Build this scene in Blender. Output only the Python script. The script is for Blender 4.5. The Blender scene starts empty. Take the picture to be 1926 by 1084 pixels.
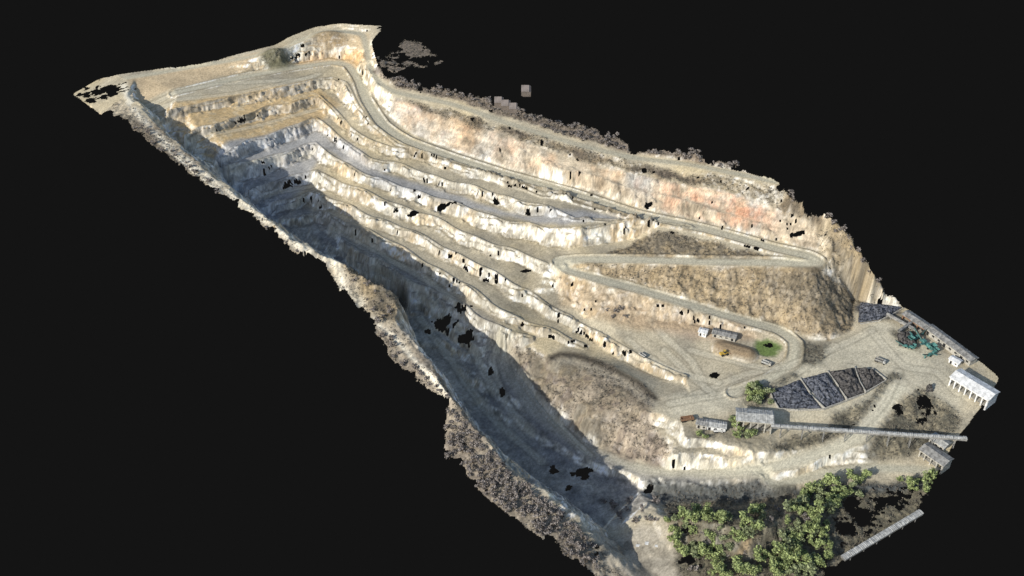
import bpy, math, random, time
import numpy as np
from mathutils import Vector, Matrix
from mathutils.geometry import delaunay_2d_cdt
rng=np.random.default_rng(7); random.seed(5)
CH=400.0; P=math.radians(38); F=963/math.tan(math.radians(25))
# image pixel + assumed elevation, unprojected through the camera -> world position
def W(u,v,z):
    a=(u-963)/F; b=(542-v)/F
    dy=math.cos(P)+b*math.sin(P); dz=-math.sin(P)+b*math.cos(P)
    t=(z-CH)/dz
    return (a*t,dy*t,z)
PTS=[]
def resample(w,step=2.5,smooth=True):
    w=np.array(w,float); out=[]; n=len(w)
    for i in range(n-1):
        p0=w[max(i-1,0)];p1=w[i];p2=w[i+1];p3=w[min(i+2,n-1)]
        L=np.linalg.norm(p2-p1);k=max(1,int(math.ceil(L/step)))
        for j in range(k):
            t=j/k
            if smooth:
                q=0.5*((2*p1)+(-p0+p2)*t+(2*p0-5*p1+4*p2-p3)*t*t+(-p0+3*p1-3*p2+p3)*t**3)
                q=0.5*q+0.5*(p1+(p2-p1)*t)
            else: q=p1+(p2-p1)*t
            out.append(q)
    out.append(w[-1]); return np.array(out)
def line(pts,step=2.5,smooth=True):
    w=resample([W(*p) for p in pts],step,smooth); PTS.extend(w.tolist()); return w
def offs(w,d):
    t=np.gradient(w[:,:2],axis=0); t/=np.linalg.norm(t,axis=1)[:,None]+1e-9
    n=np.stack([-t[:,1],t[:,0]],1); r=w.copy(); r[:,:2]+=n*d; return r
def road(pts,width):
    w=resample([W(*p) for p in pts],2.5)
    for d in (-width/2,0,width/2): PTS.extend(offs(w,d).tolist())
    return w
OUT=[(135,178,72),(185,148,75),(215,141,77),(300,128,78),(380,118,79),(450,101,79),(515,85,80),(545,68,83),(590,50,85),(640,43,86),(690,45,86),(732,50,85),(712,62,84),(700,80,82),(708,110,81),(722,140,79),(760,150,80),(800,160,80),(860,172,80),(905,178,80),(935,195,79),(1000,215,78),(1060,232,77),(1110,232,78),(1140,245,77),(1185,272,75),(1240,280,75),(1290,280,76),(1345,300,74),(1400,315,73),(1465,335,72),(1470,350,71),(1490,372,70),(1545,395,67),(1590,430,62),(1625,475,56),(1645,515,46),(1662,555,31),(1700,575,27),(1760,615,26),(1830,668,26),(1885,712,26),(1850,765,25),(1800,830,22),(1760,895,18),(1725,965,14),(1590,1055,12),(1540,1110,12),(1440,1140,12),(1250,1140,9),(1170,1130,9),(1130,1095,12),(1085,1060,19),(1010,1010,26),(930,950,31),(870,905,31),(835,868,31),(835,800,35),(845,755,39),(790,725,40),(745,690,42),(705,640,46),(695,595,50),(680,578,51),(655,590,53),(645,570,55),(636,540,57),(620,515,60),(600,492,63),(575,488,64),(560,500,64),(545,472,67),(500,430,70),(440,385,72),(380,345,74),(300,285,75),(250,250,76),(240,225,77),(190,218,74)]
outw=line(OUT+[OUT[0]],2.5,False)
ISL=[(700,112,79),(740,95,79),(765,72,79),(790,78,79),(838,118,79),(800,128,79),(770,126,79),(745,140,79),(715,135,79)]
islw=line(ISL+[ISL[0]],3,False)
RIM=road([(240,147,77),(330,132,77),(430,115,78),(520,97,80),(560,78,82),(600,64,83),(650,60,83),(682,66,82),(690,95,79),(697,130,77),(715,158,76),(745,174,77),(850,196,77),(950,230,76),(1050,262,74),(1180,295,72),(1300,310,71.5),(1460,342,70.5)],5)
HAUL=road([(330,175,75),(450,147,73),(540,130,72),(620,118,71),(655,123,70.5),(675,150,69.5),(690,190,68),(720,235,66.5),(765,265,64),(850,297,61.5),(950,329,59.5),(1070,362,57),(1200,405,54),(1330,432,52),(1460,468,50),(1520,481,49.5),(1538,491,49.3),(1515,499,49),(1460,494,48.5),(1300,491,47),(1180,488,46),(1090,488,45),(1052,493,44),(1062,508,43),(1100,519,42),(1200,545,38.5),(1350,590,32),(1460,620,27),(1495,645,26),(1492,680,25),(1445,715,24.5),(1380,740,24)],7)
PITR=road([(940,660,17),(958,705,12),(1010,775,7),(1100,843,5),(1200,883,7),(1300,893,11),(1430,882,15),(1530,858,18),(1610,825,21),(1650,780,23),(1690,730,25)],8)
LOWR=road([(1430,890,14),(1460,912,13),(1530,895,13.5),(1620,880,15),(1745,885,17)],5)
line([(705,175,70),(735,222,67.5),(780,256,64),(860,286,62),(960,318,60),(1080,349,57.5),(1210,392,54.5),(1330,420,52.5),(1470,455,50.5),(1540,472,50)])
UC=line([(740,188,75),(780,200,75),(860,222,74),(930,250,73),(1040,288,70),(1130,312,68),(1200,330,67.3),(1300,350,66),(1400,372,64),(1470,402,61),(1540,440,55.5)])
line([(1020,300,68.5),(1150,338,63.5),(1300,378,60.2),(1450,425,56)]);line([(1020,305,68),(1150,343,63.2),(1300,384,59.8),(1450,430,55.6)])
line([(1560,450,57),(1580,500,45),(1600,540,34)])
line([(1612,562,27.5),(1600,620,25),(1560,642,25),(1510,640,25.5)])
line([(1622,566,27.2),(1660,572,27),(1695,580,26.5)]);line([(1620,590,26.2),(1650,602,25.8)])
line([(540,112,75.5),(600,98,76),(650,92,77),(680,100,77)])
line([(545,120,73),(600,110,72),(650,110,72),(675,118,72)])
us=np.arange(300,1301,4.0)
LV=[
 ([(300,212),(470,178),(600,150),(625,148),(650,157),(672,200),(700,238),(745,273),(850,307),(950,338),(1060,372),(1200,414),(1300,430)],
  [(300,222),(480,195),(600,168),(625,168),(645,195),(672,225),(700,252),(745,277),(850,308),(950,339),(1060,373),(1200,415),(1300,431)]),
 ([(350,250),(470,215),(600,180),(620,200),(655,243),(705,270),(765,285),(850,312),(950,344),(1060,376),(1200,416)],
  [(360,258),(480,230),(600,197),(620,222),(660,262),(720,288),(800,308),(900,336),(1000,362),(1075,380),(1200,417)]),
 ([(400,295),(500,257),(590,223),(630,255),(690,297),(760,316),(840,340),(920,364),(1000,384),(1050,400),(1080,413),(1200,418)],
  [(410,315),(520,275),(596,248),(640,281),(700,316),(770,335),(850,361),(930,387),(1000,403),(1060,411),(1080,414),(1200,419)]),
 ([(430,315),(530,290),(592,272),(640,305),(700,337),(790,363),(870,391),(950,416),(1030,433),(1100,430),(1170,421),(1225,423)],
  [(460,340),(592,298),(635,324),(700,352),(780,381),(860,413),(930,437),(1000,456),(1050,466),(1120,460),(1190,448),(1225,425)]),
 ([(460,362),(530,342),(590,320),(640,347),(720,376),(800,407),(870,438),(940,467),(1000,486),(1030,499)],
  [(480,378),(588,343),(650,373),(740,406),(820,438),(890,468),(950,492),(1010,509),(1030,514)]),
 ([(510,385),(585,362),(650,390),(740,424),(820,460),(880,490),(940,524),(990,549),(1060,597),(1130,632),(1200,672),(1290,712)],
  [(520,400),(585,383),(650,406),(740,441),(820,480),(880,511),(940,549),(1000,577),(1060,612),(1120,645),(1190,688),(1250,712),(1290,718)]),
 ([(560,410),(600,402),(690,434),(760,472),(830,512),(880,542),(920,572),(980,604),(1050,630),(1100,652)],
  [(570,428),(600,420),(680,453),(740,488),(820,530),(880,564),(930,595),(1000,625),(1060,646),(1100,656)]),
 ([(640,455),(690,477),(740,508),(800,541),(860,571),(900,597),(950,622),(1000,640)],
  [(650,475),(740,526),(800,560),(850,590),(900,616),(950,638),(1000,645)]),
]
z=np.interp(us,[240,300,450,600,650,700,800,1000,1200,1300],[76,74.5,72.5,70,69,66.5,62,58,54,52])
prev=None; crests=[];toes=[]
def sm(a,k=9):
    p=np.pad(a,k,mode='edge'); return np.convolve(p,np.ones(2*k+1)/(2*k+1),'valid')
for i,(c,t) in enumerate(LV):
    c=np.array(c,float);t=np.array(t,float)
    vc=np.interp(us,c[:,0],c[:,1]);vt=np.interp(us,t[:,0],t[:,1])
    wob=2.0*np.sin(us/23+i*1.7)+1.6*np.sin(us/11+i*2.9)
    ds=np.clip((us-c[0,0])/40,0,1)*(us<1080)*(i>0)
    vc=vc+wob*ds;vt=vt+wob*ds
    if prev is not None: vc=np.maximum(vc,prev+1)
    vt=np.maximum(vt,vc+0.5)
    if i==5:
        ex=np.interp(us,[900,960,1000,1060,1130,1200,1300],[60,38,33.5,29.5,26.5,24.5,23]); z=np.minimum(z,ex)
    zc=z-0.3
    sl=np.gradient(sm(vc,4),us); cs=1/np.sqrt(1+sl**2)
    d=sm((vt-vc)*0.26*cs,3)
    zt=zc-d
    m=(us>=c[0,0])&(us<=c[-1,0])
    zc_=sm(zc,4);zt_=sm(zt,4)
    crests.append(line(list(zip(us[m],vc[m],zc_[m])),2.5,False))
    toes.append(line(list(zip(us[m],vt[m],zt_[m])),2.5,False))
    z=zt; prev=np.where(m,vt,prev if prev is not None else 0)
RC=line([(240,180,78),(290,226,77),(340,277,76),(400,330,75),(470,385,73),(520,425,72),(570,466,70),(610,478,67),(650,500,64),(700,532,60),(752,552,54),(748,605,50),(790,660,46),(845,738,43),(870,775,41),(930,840,38),(965,885,35),(1040,940,30),(1110,1000,21),(1180,1070,12),(1220,1120,9.5)])
line([(262,196,72),(315,243,64),(362,292,56),(422,345,47),(490,398,38),(540,440,30),(600,482,26),(660,515,24),(715,548,20),(768,575,18),(765,625,15),(808,680,10),(864,755,5),(888,785,3),(945,848,0),(1000,900,0),(1080,955,1),(1150,1010,5),(1220,1075,8),(1260,1120,9)])
line([(800,590,19),(860,640,16),(900,700,11),(940,760,6),(1000,830,2),(1080,885,1),(1200,918,3),(1330,934,7),(1450,936,9.5),(1540,920,11.5)],6)
line([(830,640,14),(900,760,3),(960,830,0)],6)
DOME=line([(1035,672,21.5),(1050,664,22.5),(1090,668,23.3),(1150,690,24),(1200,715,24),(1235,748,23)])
line([(1050,690,21),(1110,695,22.5),(1160,712,22.6),(1200,740,22)])
line([(1000,690,17),(1015,720,13)]);line([(1060,720,19),(1055,775,12)]);line([(1120,740,21),(1110,780,16),(1120,820,9)])
line([(1170,750,21.5),(1170,800,16),(1180,850,9)]);line([(1220,790,19),(1225,840,13),(1240,870,9)])
for c,t in (([(1225,776,23),(1280,795,22.7),(1288,826,22),(1360,833,21.5),(1445,850,20)],[(1218,786,20),(1268,806,19.5),(1275,838,18.5),(1355,847,18),(1440,862,17)]),
            ([(1268,850,18),(1350,858,17.5),(1430,866,16.7)],[(1262,860,15.3),(1350,869,14.8),(1425,874,15)])):
    line(c,2,False);line(t,2,False)
for l in ([(1250,650,25),(1350,650,25),(1450,690,24.6)],[(1150,640,26),(1200,605,29),(1330,610,28),(1430,640,26)],[(1300,745,24),(1350,765,24)],[(1245,755,23)],
  [(1600,650,25),(1680,620,26),(1760,690,26),(1840,740,26)],[(1450,735,24),(1560,695,24.5),(1650,690,25)],[(1450,775,23),(1550,775,22.5),(1640,735,24)],[(1390,790,23.5),(1460,800,21),(1600,790,21)],
  [(1470,850,18.5),(1560,835,19)],[(1720,760,24),(1780,790,23),(1720,840,19)],[(1690,900,15),(1640,960,13),(1500,1010,15),(1400,1060,14),(1300,1030,12)],
  [(1238,968,14),(1300,977,21),(1380,984,25),(1450,980,24),(1520,956,20),(1560,938,15)],[(1245,948,5),(1310,954,7),(1380,958,9),(1445,956,10),(1530,932,11.5)],
  [(1150,580,33),(1250,600,30)],[(1100,600,28.5),(1050,550,34)]):
    line(l,4,False)
XS=0.5
X0,X1,Y0,Y1=-275,250,235,720
nx=int((X1-X0)/XS)+1;ny=int((Y1-Y0)/XS)+1
pts=np.array(PTS); key=np.round(pts[:,:2]/0.8).astype(int)
_,idx=np.unique(key,axis=0,return_index=True); pts=pts[np.sort(idx)]
tri=delaunay_2d_cdt([Vector((p[0],p[1])) for p in pts],[],[],0,1e-4,True)
vv=np.array([(v.x,v.y) for v in tri[0]]); oz=np.array([pts[o[0]][2] if o else 0 for o in tri[3]])
Z=np.full((ny,nx),np.nan)
for f in tri[2]:
    a,b,c=vv[f[0]],vv[f[1]],vv[f[2]]
    mnx=max(0,int((min(a[0],b[0],c[0])-X0)/XS));mxx=min(nx-1,int((max(a[0],b[0],c[0])-X0)/XS)+1)
    mny=max(0,int((min(a[1],b[1],c[1])-Y0)/XS));mxy=min(ny-1,int((max(a[1],b[1],c[1])-Y0)/XS)+1)
    if mxx<mnx or mxy<mny: continue
    gx=X0+np.arange(mnx,mxx+1)*XS;gy=(Y0+np.arange(mny,mxy+1)*XS)[:,None]
    D=(b[1]-c[1])*(a[0]-c[0])+(c[0]-b[0])*(a[1]-c[1])
    if abs(D)<1e-9: continue
    l0=((b[1]-c[1])*(gx-c[0])+(c[0]-b[0])*(gy-c[1]))/D
    l1=((c[1]-a[1])*(gx-c[0])+(a[0]-c[0])*(gy-c[1]))/D
    l2=1-l0-l1; m=(l0>=-1e-4)&(l1>=-1e-4)&(l2>=-1e-4)
    zz=l0*oz[f[0]]+l1*oz[f[1]]+l2*oz[f[2]]
    S=Z[mny:mxy+1,mnx:mxx+1]; S[m]=zz[m]
GX,GY=np.meshgrid(X0+np.arange(nx)*XS,Y0+np.arange(ny)*XS)
def vn(a,b,seed):
    g=np.random.default_rng(seed).random((256,256))
    ix=np.floor(a).astype(int);iy=np.floor(b).astype(int);tx=a-ix;ty=b-iy;tx=tx*tx*(3-2*tx);ty=ty*ty*(3-2*ty)
    ix&=255;iy&=255;jx=(ix+1)&255;jy=(iy+1)&255
    return (g[iy,ix]*(1-tx)+g[iy,jx]*tx)*(1-ty)+(g[jy,ix]*(1-tx)+g[jy,jx]*tx)*ty
def fb2(a,b,o,seed,rot=True):
    s=0;k=1;t=0
    for i in range(o):
        th=(.6+i*1.1) if rot else 0;c_,s_=math.cos(th),math.sin(th)
        s=s+k*vn((a*c_-b*s_)*2**i,(a*s_+b*c_)*2**i,seed+i*13);t+=k;k*=.6
    return s/t-0.5
def fbm(scale,o,seed): return fb2((GX+900)/scale,(GY+900)/scale,o,seed)
def blur(a,k):
    for ax in (0,1):
        p=np.pad(a,[(k+1,k) if i==ax else (0,0) for i in (0,1)],mode='edge').cumsum(axis=ax)
        a=(np.take(p,range(2*k+1,p.shape[ax]),axis=ax)-np.take(p,range(0,p.shape[ax]-2*k-1),axis=ax))/(2*k+1)
    return a
def inpoly(poly,gx,gy):
    r=np.zeros(np.broadcast(gx,gy).shape,bool); n=len(poly)
    for i in range(n):
        x1,y1=poly[i][:2];x2,y2=poly[(i+1)%n][:2]
        if y1==y2: continue
        c=((y1>gy)!=(y2>gy))&(gx<(x2-x1)*(gy-y1)/(y2-y1)+x1); r^=c
    return r
nanm=np.isnan(Z); val=(~nanm).astype(float)
Zf=np.where(nanm,0,Z)
for k in (40,15,6,3):
    bw=blur(val,k);bz=blur(Zf*val,k)/(bw+1e-6); ok=bw>0.02
    Zf=np.where(nanm&ok,bz,Zf)
Z=Zf
inside=inpoly(outw,GX,GY)&~nanm
isl=inpoly(islw,GX,GY)&~nanm&~inside
Zb=blur(Z,1)
gyy,gxx=np.gradient(Zb,XS); slope0=np.hypot(gxx,gyy)
wallm=np.clip((blur(slope0,4)-0.35)/0.6,0,1)
wx=(fbm(6,4,1)*6+fbm(24,2,8)*5)*wallm;wy=(fbm(6,4,50)*6+fbm(24,2,58)*5)*wallm
fx=np.clip((GX+wx-X0)/XS,0,nx-1.01);fy=np.clip((GY+wy-Y0)/XS,0,ny-1.01)
ix=fx.astype(int);iy=fy.astype(int);tx=fx-ix;ty=fy-iy
Z=(Zb[iy,ix]*(1-tx)+Zb[iy,ix+1]*tx)*(1-ty)+(Zb[iy+1,ix]*(1-tx)+Zb[iy+1,ix+1]*tx)*ty
def G(u,v,strict=False):
    a=(u-963)/F;b=(542-v)/F
    dx,dy,dz=a,math.cos(P)+b*math.sin(P),-math.sin(P)+b*math.cos(P)
    t=(100-CH)/dz
    while t<1200:
        x,y,zz=dx*t,dy*t,CH+dz*t
        i=int((y-Y0)/XS);j=int((x-X0)/XS)
        if 0<=i<ny and 0<=j<nx and Z[i,j]>=zz: return (x,y,float(Z[i,j]))
        if zz<-20: break
        t+=0.4
    return None if strict else W(u,v,20)
def hz(x,y):
    i=min(max(int((y-Y0)/XS),0),ny-1);j=min(max(int((x-X0)/XS),0),nx-1);return float(Z[i,j])
wrx=fbm(10,4,400)*7;wry=fbm(10,4,440)*7
def region(uv,feather=3,warp=1.0):
    p=[G(*q) for q in uv]
    return blur(inpoly(p,GX+wrx*warp,GY+wry*warp).astype(float),feather)
def dist(w,maxd=8):
    D=np.full((ny,nx),99.0)
    w=np.array(w)[:,:2]
    for a,b in zip(w[:-1],w[1:]):
        x0=max(0,int((min(a[0],b[0])-maxd-X0)/XS));x1=min(nx,int((max(a[0],b[0])+maxd-X0)/XS)+1)
        y0=max(0,int((min(a[1],b[1])-maxd-Y0)/XS));y1=min(ny,int((max(a[1],b[1])+maxd-Y0)/XS)+1)
        if x1<=x0 or y1<=y0: continue
        gx=GX[y0:y1,x0:x1];gy=GY[y0:y1,x0:x1];d=b-a;L=d@d+1e-9
        t=np.clip(((gx-a[0])*d[0]+(gy-a[1])*d[1])/L,0,1)
        q=np.hypot(gx-a[0]-t*d[0],gy-a[1]-t*d[1]); S=D[y0:y1,x0:x1]; np.minimum(S,q,out=S)
    return D
def gd(uvs,maxd=6,step=3): return dist(resample([G(*q) for q in uvs],step),maxd)
def ell(u,v,rx,ry,warp=.5):
    x,y,_=G(u,v); return np.clip(2.2-2*np.hypot((GX+wrx*warp-x)/rx,(GY+wry*warp-y)/ry),0,1)
VEG1=region([(1225,432),(1290,442),(1400,472),(1455,488),(1300,484),(1130,480),(1190,458)],2)
VEG2=region([(1090,497),(1300,501),(1540,507),(1610,560),(1605,620),(1560,640),(1510,632),(1460,608),(1350,580),(1200,535),(1110,509)],2,.4)
VEG2R=region([(1400,505),(1560,510),(1612,560),(1605,622),(1560,638),(1490,560)],10)
VEG3=region([(1040,525),(1100,531),(1200,557),(1350,603),(1440,630),(1400,640),(1300,622),(1200,625),(1110,600),(1060,575)],4)
RIMV=region([(750,182),(950,240),(1180,303),(1460,350),(1545,400),(1600,445),(1640,540),(1590,520),(1540,438),(1400,368),(1200,326),(1040,286),(930,248),(790,208)],3)
REND=region([(1540,440),(1590,430),(1640,500),(1660,560),(1620,570),(1560,510),(1540,480)],4)
RIMO=region([(700,135),(745,165),(850,189),(950,222),(1180,287),(1300,303),(1460,335),(1500,330),(1240,250),(1100,200),(900,150),(740,110)],2,.5)
HILL=region([(960,650),(1030,668),(1050,664),(1090,666),(1150,690),(1225,740),(1222,780),(1262,850),(1250,882),(1190,872),(1100,828),(1020,760),(975,700)],4)
FOR=region([(1250,960),(1260,935),(1400,930),(1560,912),(1760,900),(1725,975),(1590,1060),(1500,1130),(1290,1130)],4)
LOWV=region([(1110,990),(1200,985),(1260,1000),(1330,1090),(1330,1140),(1130,1140)],5)
LR=region([(225,190),(290,230),(340,280),(470,388),(570,470),(640,500),(690,535),(740,560),(740,610),(850,745),(930,845),(965,890),(1040,945),(1180,1075),(1210,1130),(1000,1130),(780,900),(600,700),(300,400),(150,240)],3,.4)
LRB=region([(690,600),(745,615),(850,750),(965,890),(1180,1075),(1200,1130),(900,1130),(780,900),(760,760)],5)
PROM=region([(640,500),(700,525),(760,550),(750,610),(710,600),(680,560)],3)
TOPA=region([(240,150),(560,80),(690,60),(700,160),(650,115),(560,125),(450,140),(300,180),(250,185)],3)
OC=region([(555,118),(600,100),(670,92),(688,102),(688,116),(640,111),(560,124)],3)
MND1=ell(520,110,12,8);MND2=ell(620,78,13,8)
ORG=region([(1240,350),(1330,360),(1450,395),(1455,430),(1400,430),(1300,405),(1240,385)],12)
ORG2=region([(900,250),(1040,290),(1060,330),(960,310),(880,285)],12)
UW=region([(740,190),(860,222),(1040,288),(1200,330),(1400,372),(1540,440),(1540,472),(1330,420),(1210,392),(1080,349),(960,318),(860,286),(780,256),(735,222)],2,.2)
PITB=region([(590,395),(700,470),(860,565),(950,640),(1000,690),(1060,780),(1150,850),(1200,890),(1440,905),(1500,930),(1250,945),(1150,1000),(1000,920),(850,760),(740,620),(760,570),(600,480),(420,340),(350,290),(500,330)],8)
BANK=region([(1200,892),(1300,903),(1430,895),(1470,918),(1750,895),(1750,915),(1500,935),(1250,950)],3)
LEFTB=region([(300,215),(590,150),(640,200),(600,225),(400,300),(340,260)],5)
GREYB=region([(400,300),(595,225),(640,262),(720,328),(850,366),(960,400),(1190,405),(1060,425),(860,388),(700,345),(600,275),(590,320),(440,360)],4)
YARD=region([(1250,745),(1400,720),(1480,700),(1600,640),(1660,600),(1760,650),(1830,720),(1800,780),(1700,740),(1640,770),(1480,790),(1380,775),(1260,790)],6)
BRUSH=region([(1130,575),(1180,575),(1290,590),(1400,610),(1420,640),(1300,640),(1200,615)],5)
NOH=region([(1215,770),(1300,780),(1640,790),(1640,860),(1440,900),(1250,880)],1,0)
SCR=np.clip(region([(1560,782),(1640,748),(1672,700),(1700,705),(1650,765),(1610,815),(1530,850),(1450,866),(1450,830),(1560,805)],4)+region([(1690,750),(1730,730),(1780,760),(1815,790),(1760,840),(1720,860),(1620,868),(1640,820),(1680,785)],4)+region([(1500,640),(1560,650),(1540,690),(1505,690)],4)*.8+region([(1290,800),(1380,800),(1450,830),(1440,850),(1300,832)],4)*.5+region([(1395,735),(1440,720),(1500,700),(1505,712),(1450,738),(1455,770),(1400,765)],3)*.7+region([(1675,625),(1720,620),(1735,660),(1690,655)],3)*.8,0,1)
veg=np.clip(VEG1+VEG2+VEG3*.5+RIMV+RIMO+REND+FOR+HILL*.5+LR*.8+MND1+SCR+BANK,0,1)
hd=dist(HAUL);rd=dist(RIM);pd=dist(PITR);ld=dist(LOWR);rcd=dist(RC,60)
def gs(x,c,s): return np.exp(-((x-c)/s)**2)
Z+=0.8*gs(hd,4.2,.7)*(1-np.clip(wallm*2,0,1))
for u,v,ru,h in ((520,110,8,4),(620,78,9,3.5)):
    x,y,_=G(u,v);Z+=h*np.exp(-((GX-x)**2/ru**2+(GY-y)**2/(ru*.7)**2))
md=dist(resample([G(1358,656),G(1405,668)]),14);Z+=2.6*np.clip(1-((md-1.5).clip(0)/4.5),0,1)**.8*(md<6.5)
roadm=np.clip(1.5-np.minimum(np.minimum(hd,pd),np.minimum(rd+1,ld+1))/4,0,1)
flat=(1-wallm)*(1-veg)
n2=fbm(5,4,220)
Z+=PITB*(1-roadm)*.6*np.sin(Z*2*math.pi/4.2+fbm(20,2,70)*4)
Z+=wallm*(1-UW)*(1-veg)*.4*np.sin(Z*2*math.pi/2.6+fbm(12,2,73)*8)
Z+=(fbm(3,3,90)*1.3*wallm+fbm(14,3,91)*.9*(1-.6*flat)+veg*fbm(2.2,3,96)*1.8+fbm(1.3,2,95)*(.3-.2*flat)+PITB*fbm(4,3,99)*1.2+LEFTB*fbm(3.5,3,101)*.6)*(1-.8*roadm)
for c in crests:
    cd=dist(c,4); Z+=0.7*gs(cd,1.0,.7)
for t in toes:
    td=dist(t,5); Z+=np.clip(fbm(5,3,97)*7,0,2)*gs(td,0,2.2)*.7
for tr in ([(960,640),(975,700),(1040,790),(1110,860)],):
    dd=gd(tr,5);Z+=.9*gs(dd,1.6,.8)
gyy,gxx=np.gradient(Z,XS); slope=np.hypot(gxx,gyy)
def A(r,g,b,k=0.93):
    f=lambda c:(c/255/12.92 if c/255<=.04045 else ((c/255+.055)/1.055)**2.4)
    return np.array([f(r),f(g),f(b)])/k
def s3(m): return m[...,None]
def mix(C,col,m): return C*(1-s3(m))+col*s3(m)
n1=fbm(20,4,200);n0=fbm(45,3,180);n3=fbm(1.7,3,240);nL=fbm(30,3,620)
st=(GX*.88-GY*.48)
strat=fb2(st/3.0+900,Z/3+n2*2+50,4,510)
bands=fb2(st/30+900,Z/1.1+50,3,530,False)
C=np.ones((ny,nx,3))*A(170,160,137)
C=mix(C,A(182,165,128),np.clip(n0*5,0,1)*.5)
C=mix(C,A(144,138,124),np.clip(-n1*4+.1,0,1)*.5)
C=mix(C,A(196,166,116),LEFTB*.75)
C=mix(C,A(160,142,112),LEFTB*np.clip(n2*6,0,1)*.6)
C=mix(C,A(204,190,160),LEFTB*np.clip(-n2*6-.2,0,1)*.5)
C=mix(C,A(150,151,152),GREYB*.75)
C=mix(C,A(184,162,128),TOPA*.7)
C=mix(C,A(182,175,154),YARD*.8)
C=mix(C,A(172,150,128),BRUSH*.6)
C*=s3(1+.5*n1+.45*n2)
wm=np.clip((slope-0.5)/0.45,0,1)
wc=np.ones_like(C)*A(198,192,176)
wc=mix(wc,A(200,172,126),np.clip(n1*5+.1,0,1)*.7)
wc=mix(wc,A(136,128,114),np.clip(strat*5-.1,0,1)*.65)
wc=mix(wc,A(238,235,226),np.clip(-strat*7-.1,0,1)*.9)
wc=mix(wc,A(184,188,194),GREYB*.6)
wc=mix(wc,A(160,146,124),LEFTB*.6)
uw=np.ones_like(C)*A(178,164,142)
uw=mix(uw,A(166,165,160),np.clip(nL*5+.1,0,1)*.8)
uw=mix(uw,A(196,166,132),np.clip(fbm(18,4,625)*5,0,1)*.8)
uw=mix(uw,A(136,124,106),np.clip(fbm(12,4,628)*6,0,1)*.75)
uw=mix(uw,A(208,200,184),np.clip(-n1*5-.2,0,1)*.6)
uw=mix(uw,A(188,138,108),np.clip(ORG*(.4+n2*3.5)+ORG2*np.clip(n2*4,0,1)*.5+np.clip(fbm(15,4,633)*8-1.1,0,1)*.35,0,1)*.8)
wc=mix(wc,uw,UW)
wc*=s3(1+0.65*n2+0.85*n3+.8*bands)
C=mix(C,wc,np.clip(wm+UW*.7,0,1))
C=mix(C,A(192,156,108),OC*.7)
C=mix(C,mix(np.ones_like(C)*A(120,119,120),A(152,149,142),np.clip(.4+n1*4,0,1)),PITB*(.75-.5*wm))  # darker pit base: part of the shadow's tone is painted into the rock colour
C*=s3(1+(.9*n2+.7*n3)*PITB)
C=mix(C,mix(np.ones_like(C)*A(164,156,140),A(122,116,104),np.clip(n2*5+.2,0,1)),LOWV*.9)
C=mix(C,A(182,176,154),np.clip(1.35-np.abs(hd)/3.4,0,1)*.88)
C=mix(C,A(180,173,150),np.clip(1.4-rd/2.4,0,1)*.8)
C=mix(C,A(192,186,164),np.clip(1.4-pd/4.0,0,1)*(.9-.55*PITB*(GX<130)))
C=mix(C,A(176,171,150),np.clip(1.4-ld/2.8,0,1)*.85)
C=mix(C,A(182,176,154),np.clip(ell(1505,489,11,5)+ell(1060,497,7,6),0,1)*.8)
C=mix(C,A(112,100,74),gs(hd,4.4,.6)*.5)
for w_,o in ((HAUL,1.2),(HAUL,-1.2),(PITR,1.2),(PITR,-1.1)):
    C*=s3(1-.10*gs(dist(offs(w_,o),3),0,.4))
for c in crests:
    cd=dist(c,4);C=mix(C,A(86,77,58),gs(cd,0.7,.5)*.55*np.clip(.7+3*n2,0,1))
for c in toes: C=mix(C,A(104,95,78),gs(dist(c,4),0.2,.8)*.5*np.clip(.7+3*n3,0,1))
for tr in ([(1300,745),(1400,705),(1480,690),(1560,660),(1640,620)],[(1260,760),(1340,745),(1450,725),(1500,700),(1570,650)],[(1640,625),(1700,690),(1760,700),(1800,740)],[(1220,600),(1300,680),(1330,735)],[(1250,660),(1290,700),(1340,740)],[(1180,640),(1250,690),(1350,720)],
           [(960,640),(975,700),(1040,790),(1110,860)],[(940,625),(925,680),(950,760),(1000,820)],[(700,500),(800,560),(880,640),(930,740)],[(620,430),(720,480),(800,525),(860,570)],[(790,600),(850,680),(920,780),(1020,870)],[(260,190),(400,160),(560,150),(600,140)],[(300,205),(450,175),(590,145)],[(390,260),(480,238),(600,205)],
           [(1690,700),(1660,760),(1620,800)],[(1700,720),(1600,690)],[(1300,660),(1420,690),(1460,690)],[(430,330),(520,300),(590,285)],[(500,370),(560,355),(590,350)]):
    dd=gd(tr)
    C=mix(C,A(190,183,162),gs(dd,0,2.2)*.5); C*=s3(1-.25*gs(dd,2.4,.6)-.12*gs(dd,0,.4))
vcol=mix(np.ones_like(C)*A(104,96,82),A(140,124,96),np.clip(.5+n2*4,0,1)*.8)
C=mix(C,vcol*s3(1+1.0*n3),VEG1*.9)
C=mix(C,mix(mix(vcol,A(158,138,106),np.full((ny,nx),.5)),A(98,90,76),VEG2R*.75)*s3(1+1.0*n3),VEG2*.9)
C=mix(C,A(160,140,112)*s3(1+.8*n3),VEG3*.7)
C=mix(C,mix(vcol,A(92,84,74),np.clip(.4+n1*3,0,1))*s3(1+.9*n3),RIMV*np.clip(.9+n1*2,0,1)*(1-np.clip(1.5-rd/3,0,1)*.8))
C=mix(C,mix(vcol,A(176,164,140),np.clip(n1*5+.1,0,1))*s3(1+.9*n3),REND*.88)
C=mix(C,A(108,98,88)*s3(1+.9*n3),np.clip(RIMO+isl,0,1)*.9)
C=mix(C,mix(mix(vcol,A(164,150,132),np.clip(.45+n1*3,0,1)),A(96,86,80),np.clip(n2*5,0,1)*.8)*s3(1+.7*n3),HILL*.9)
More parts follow.
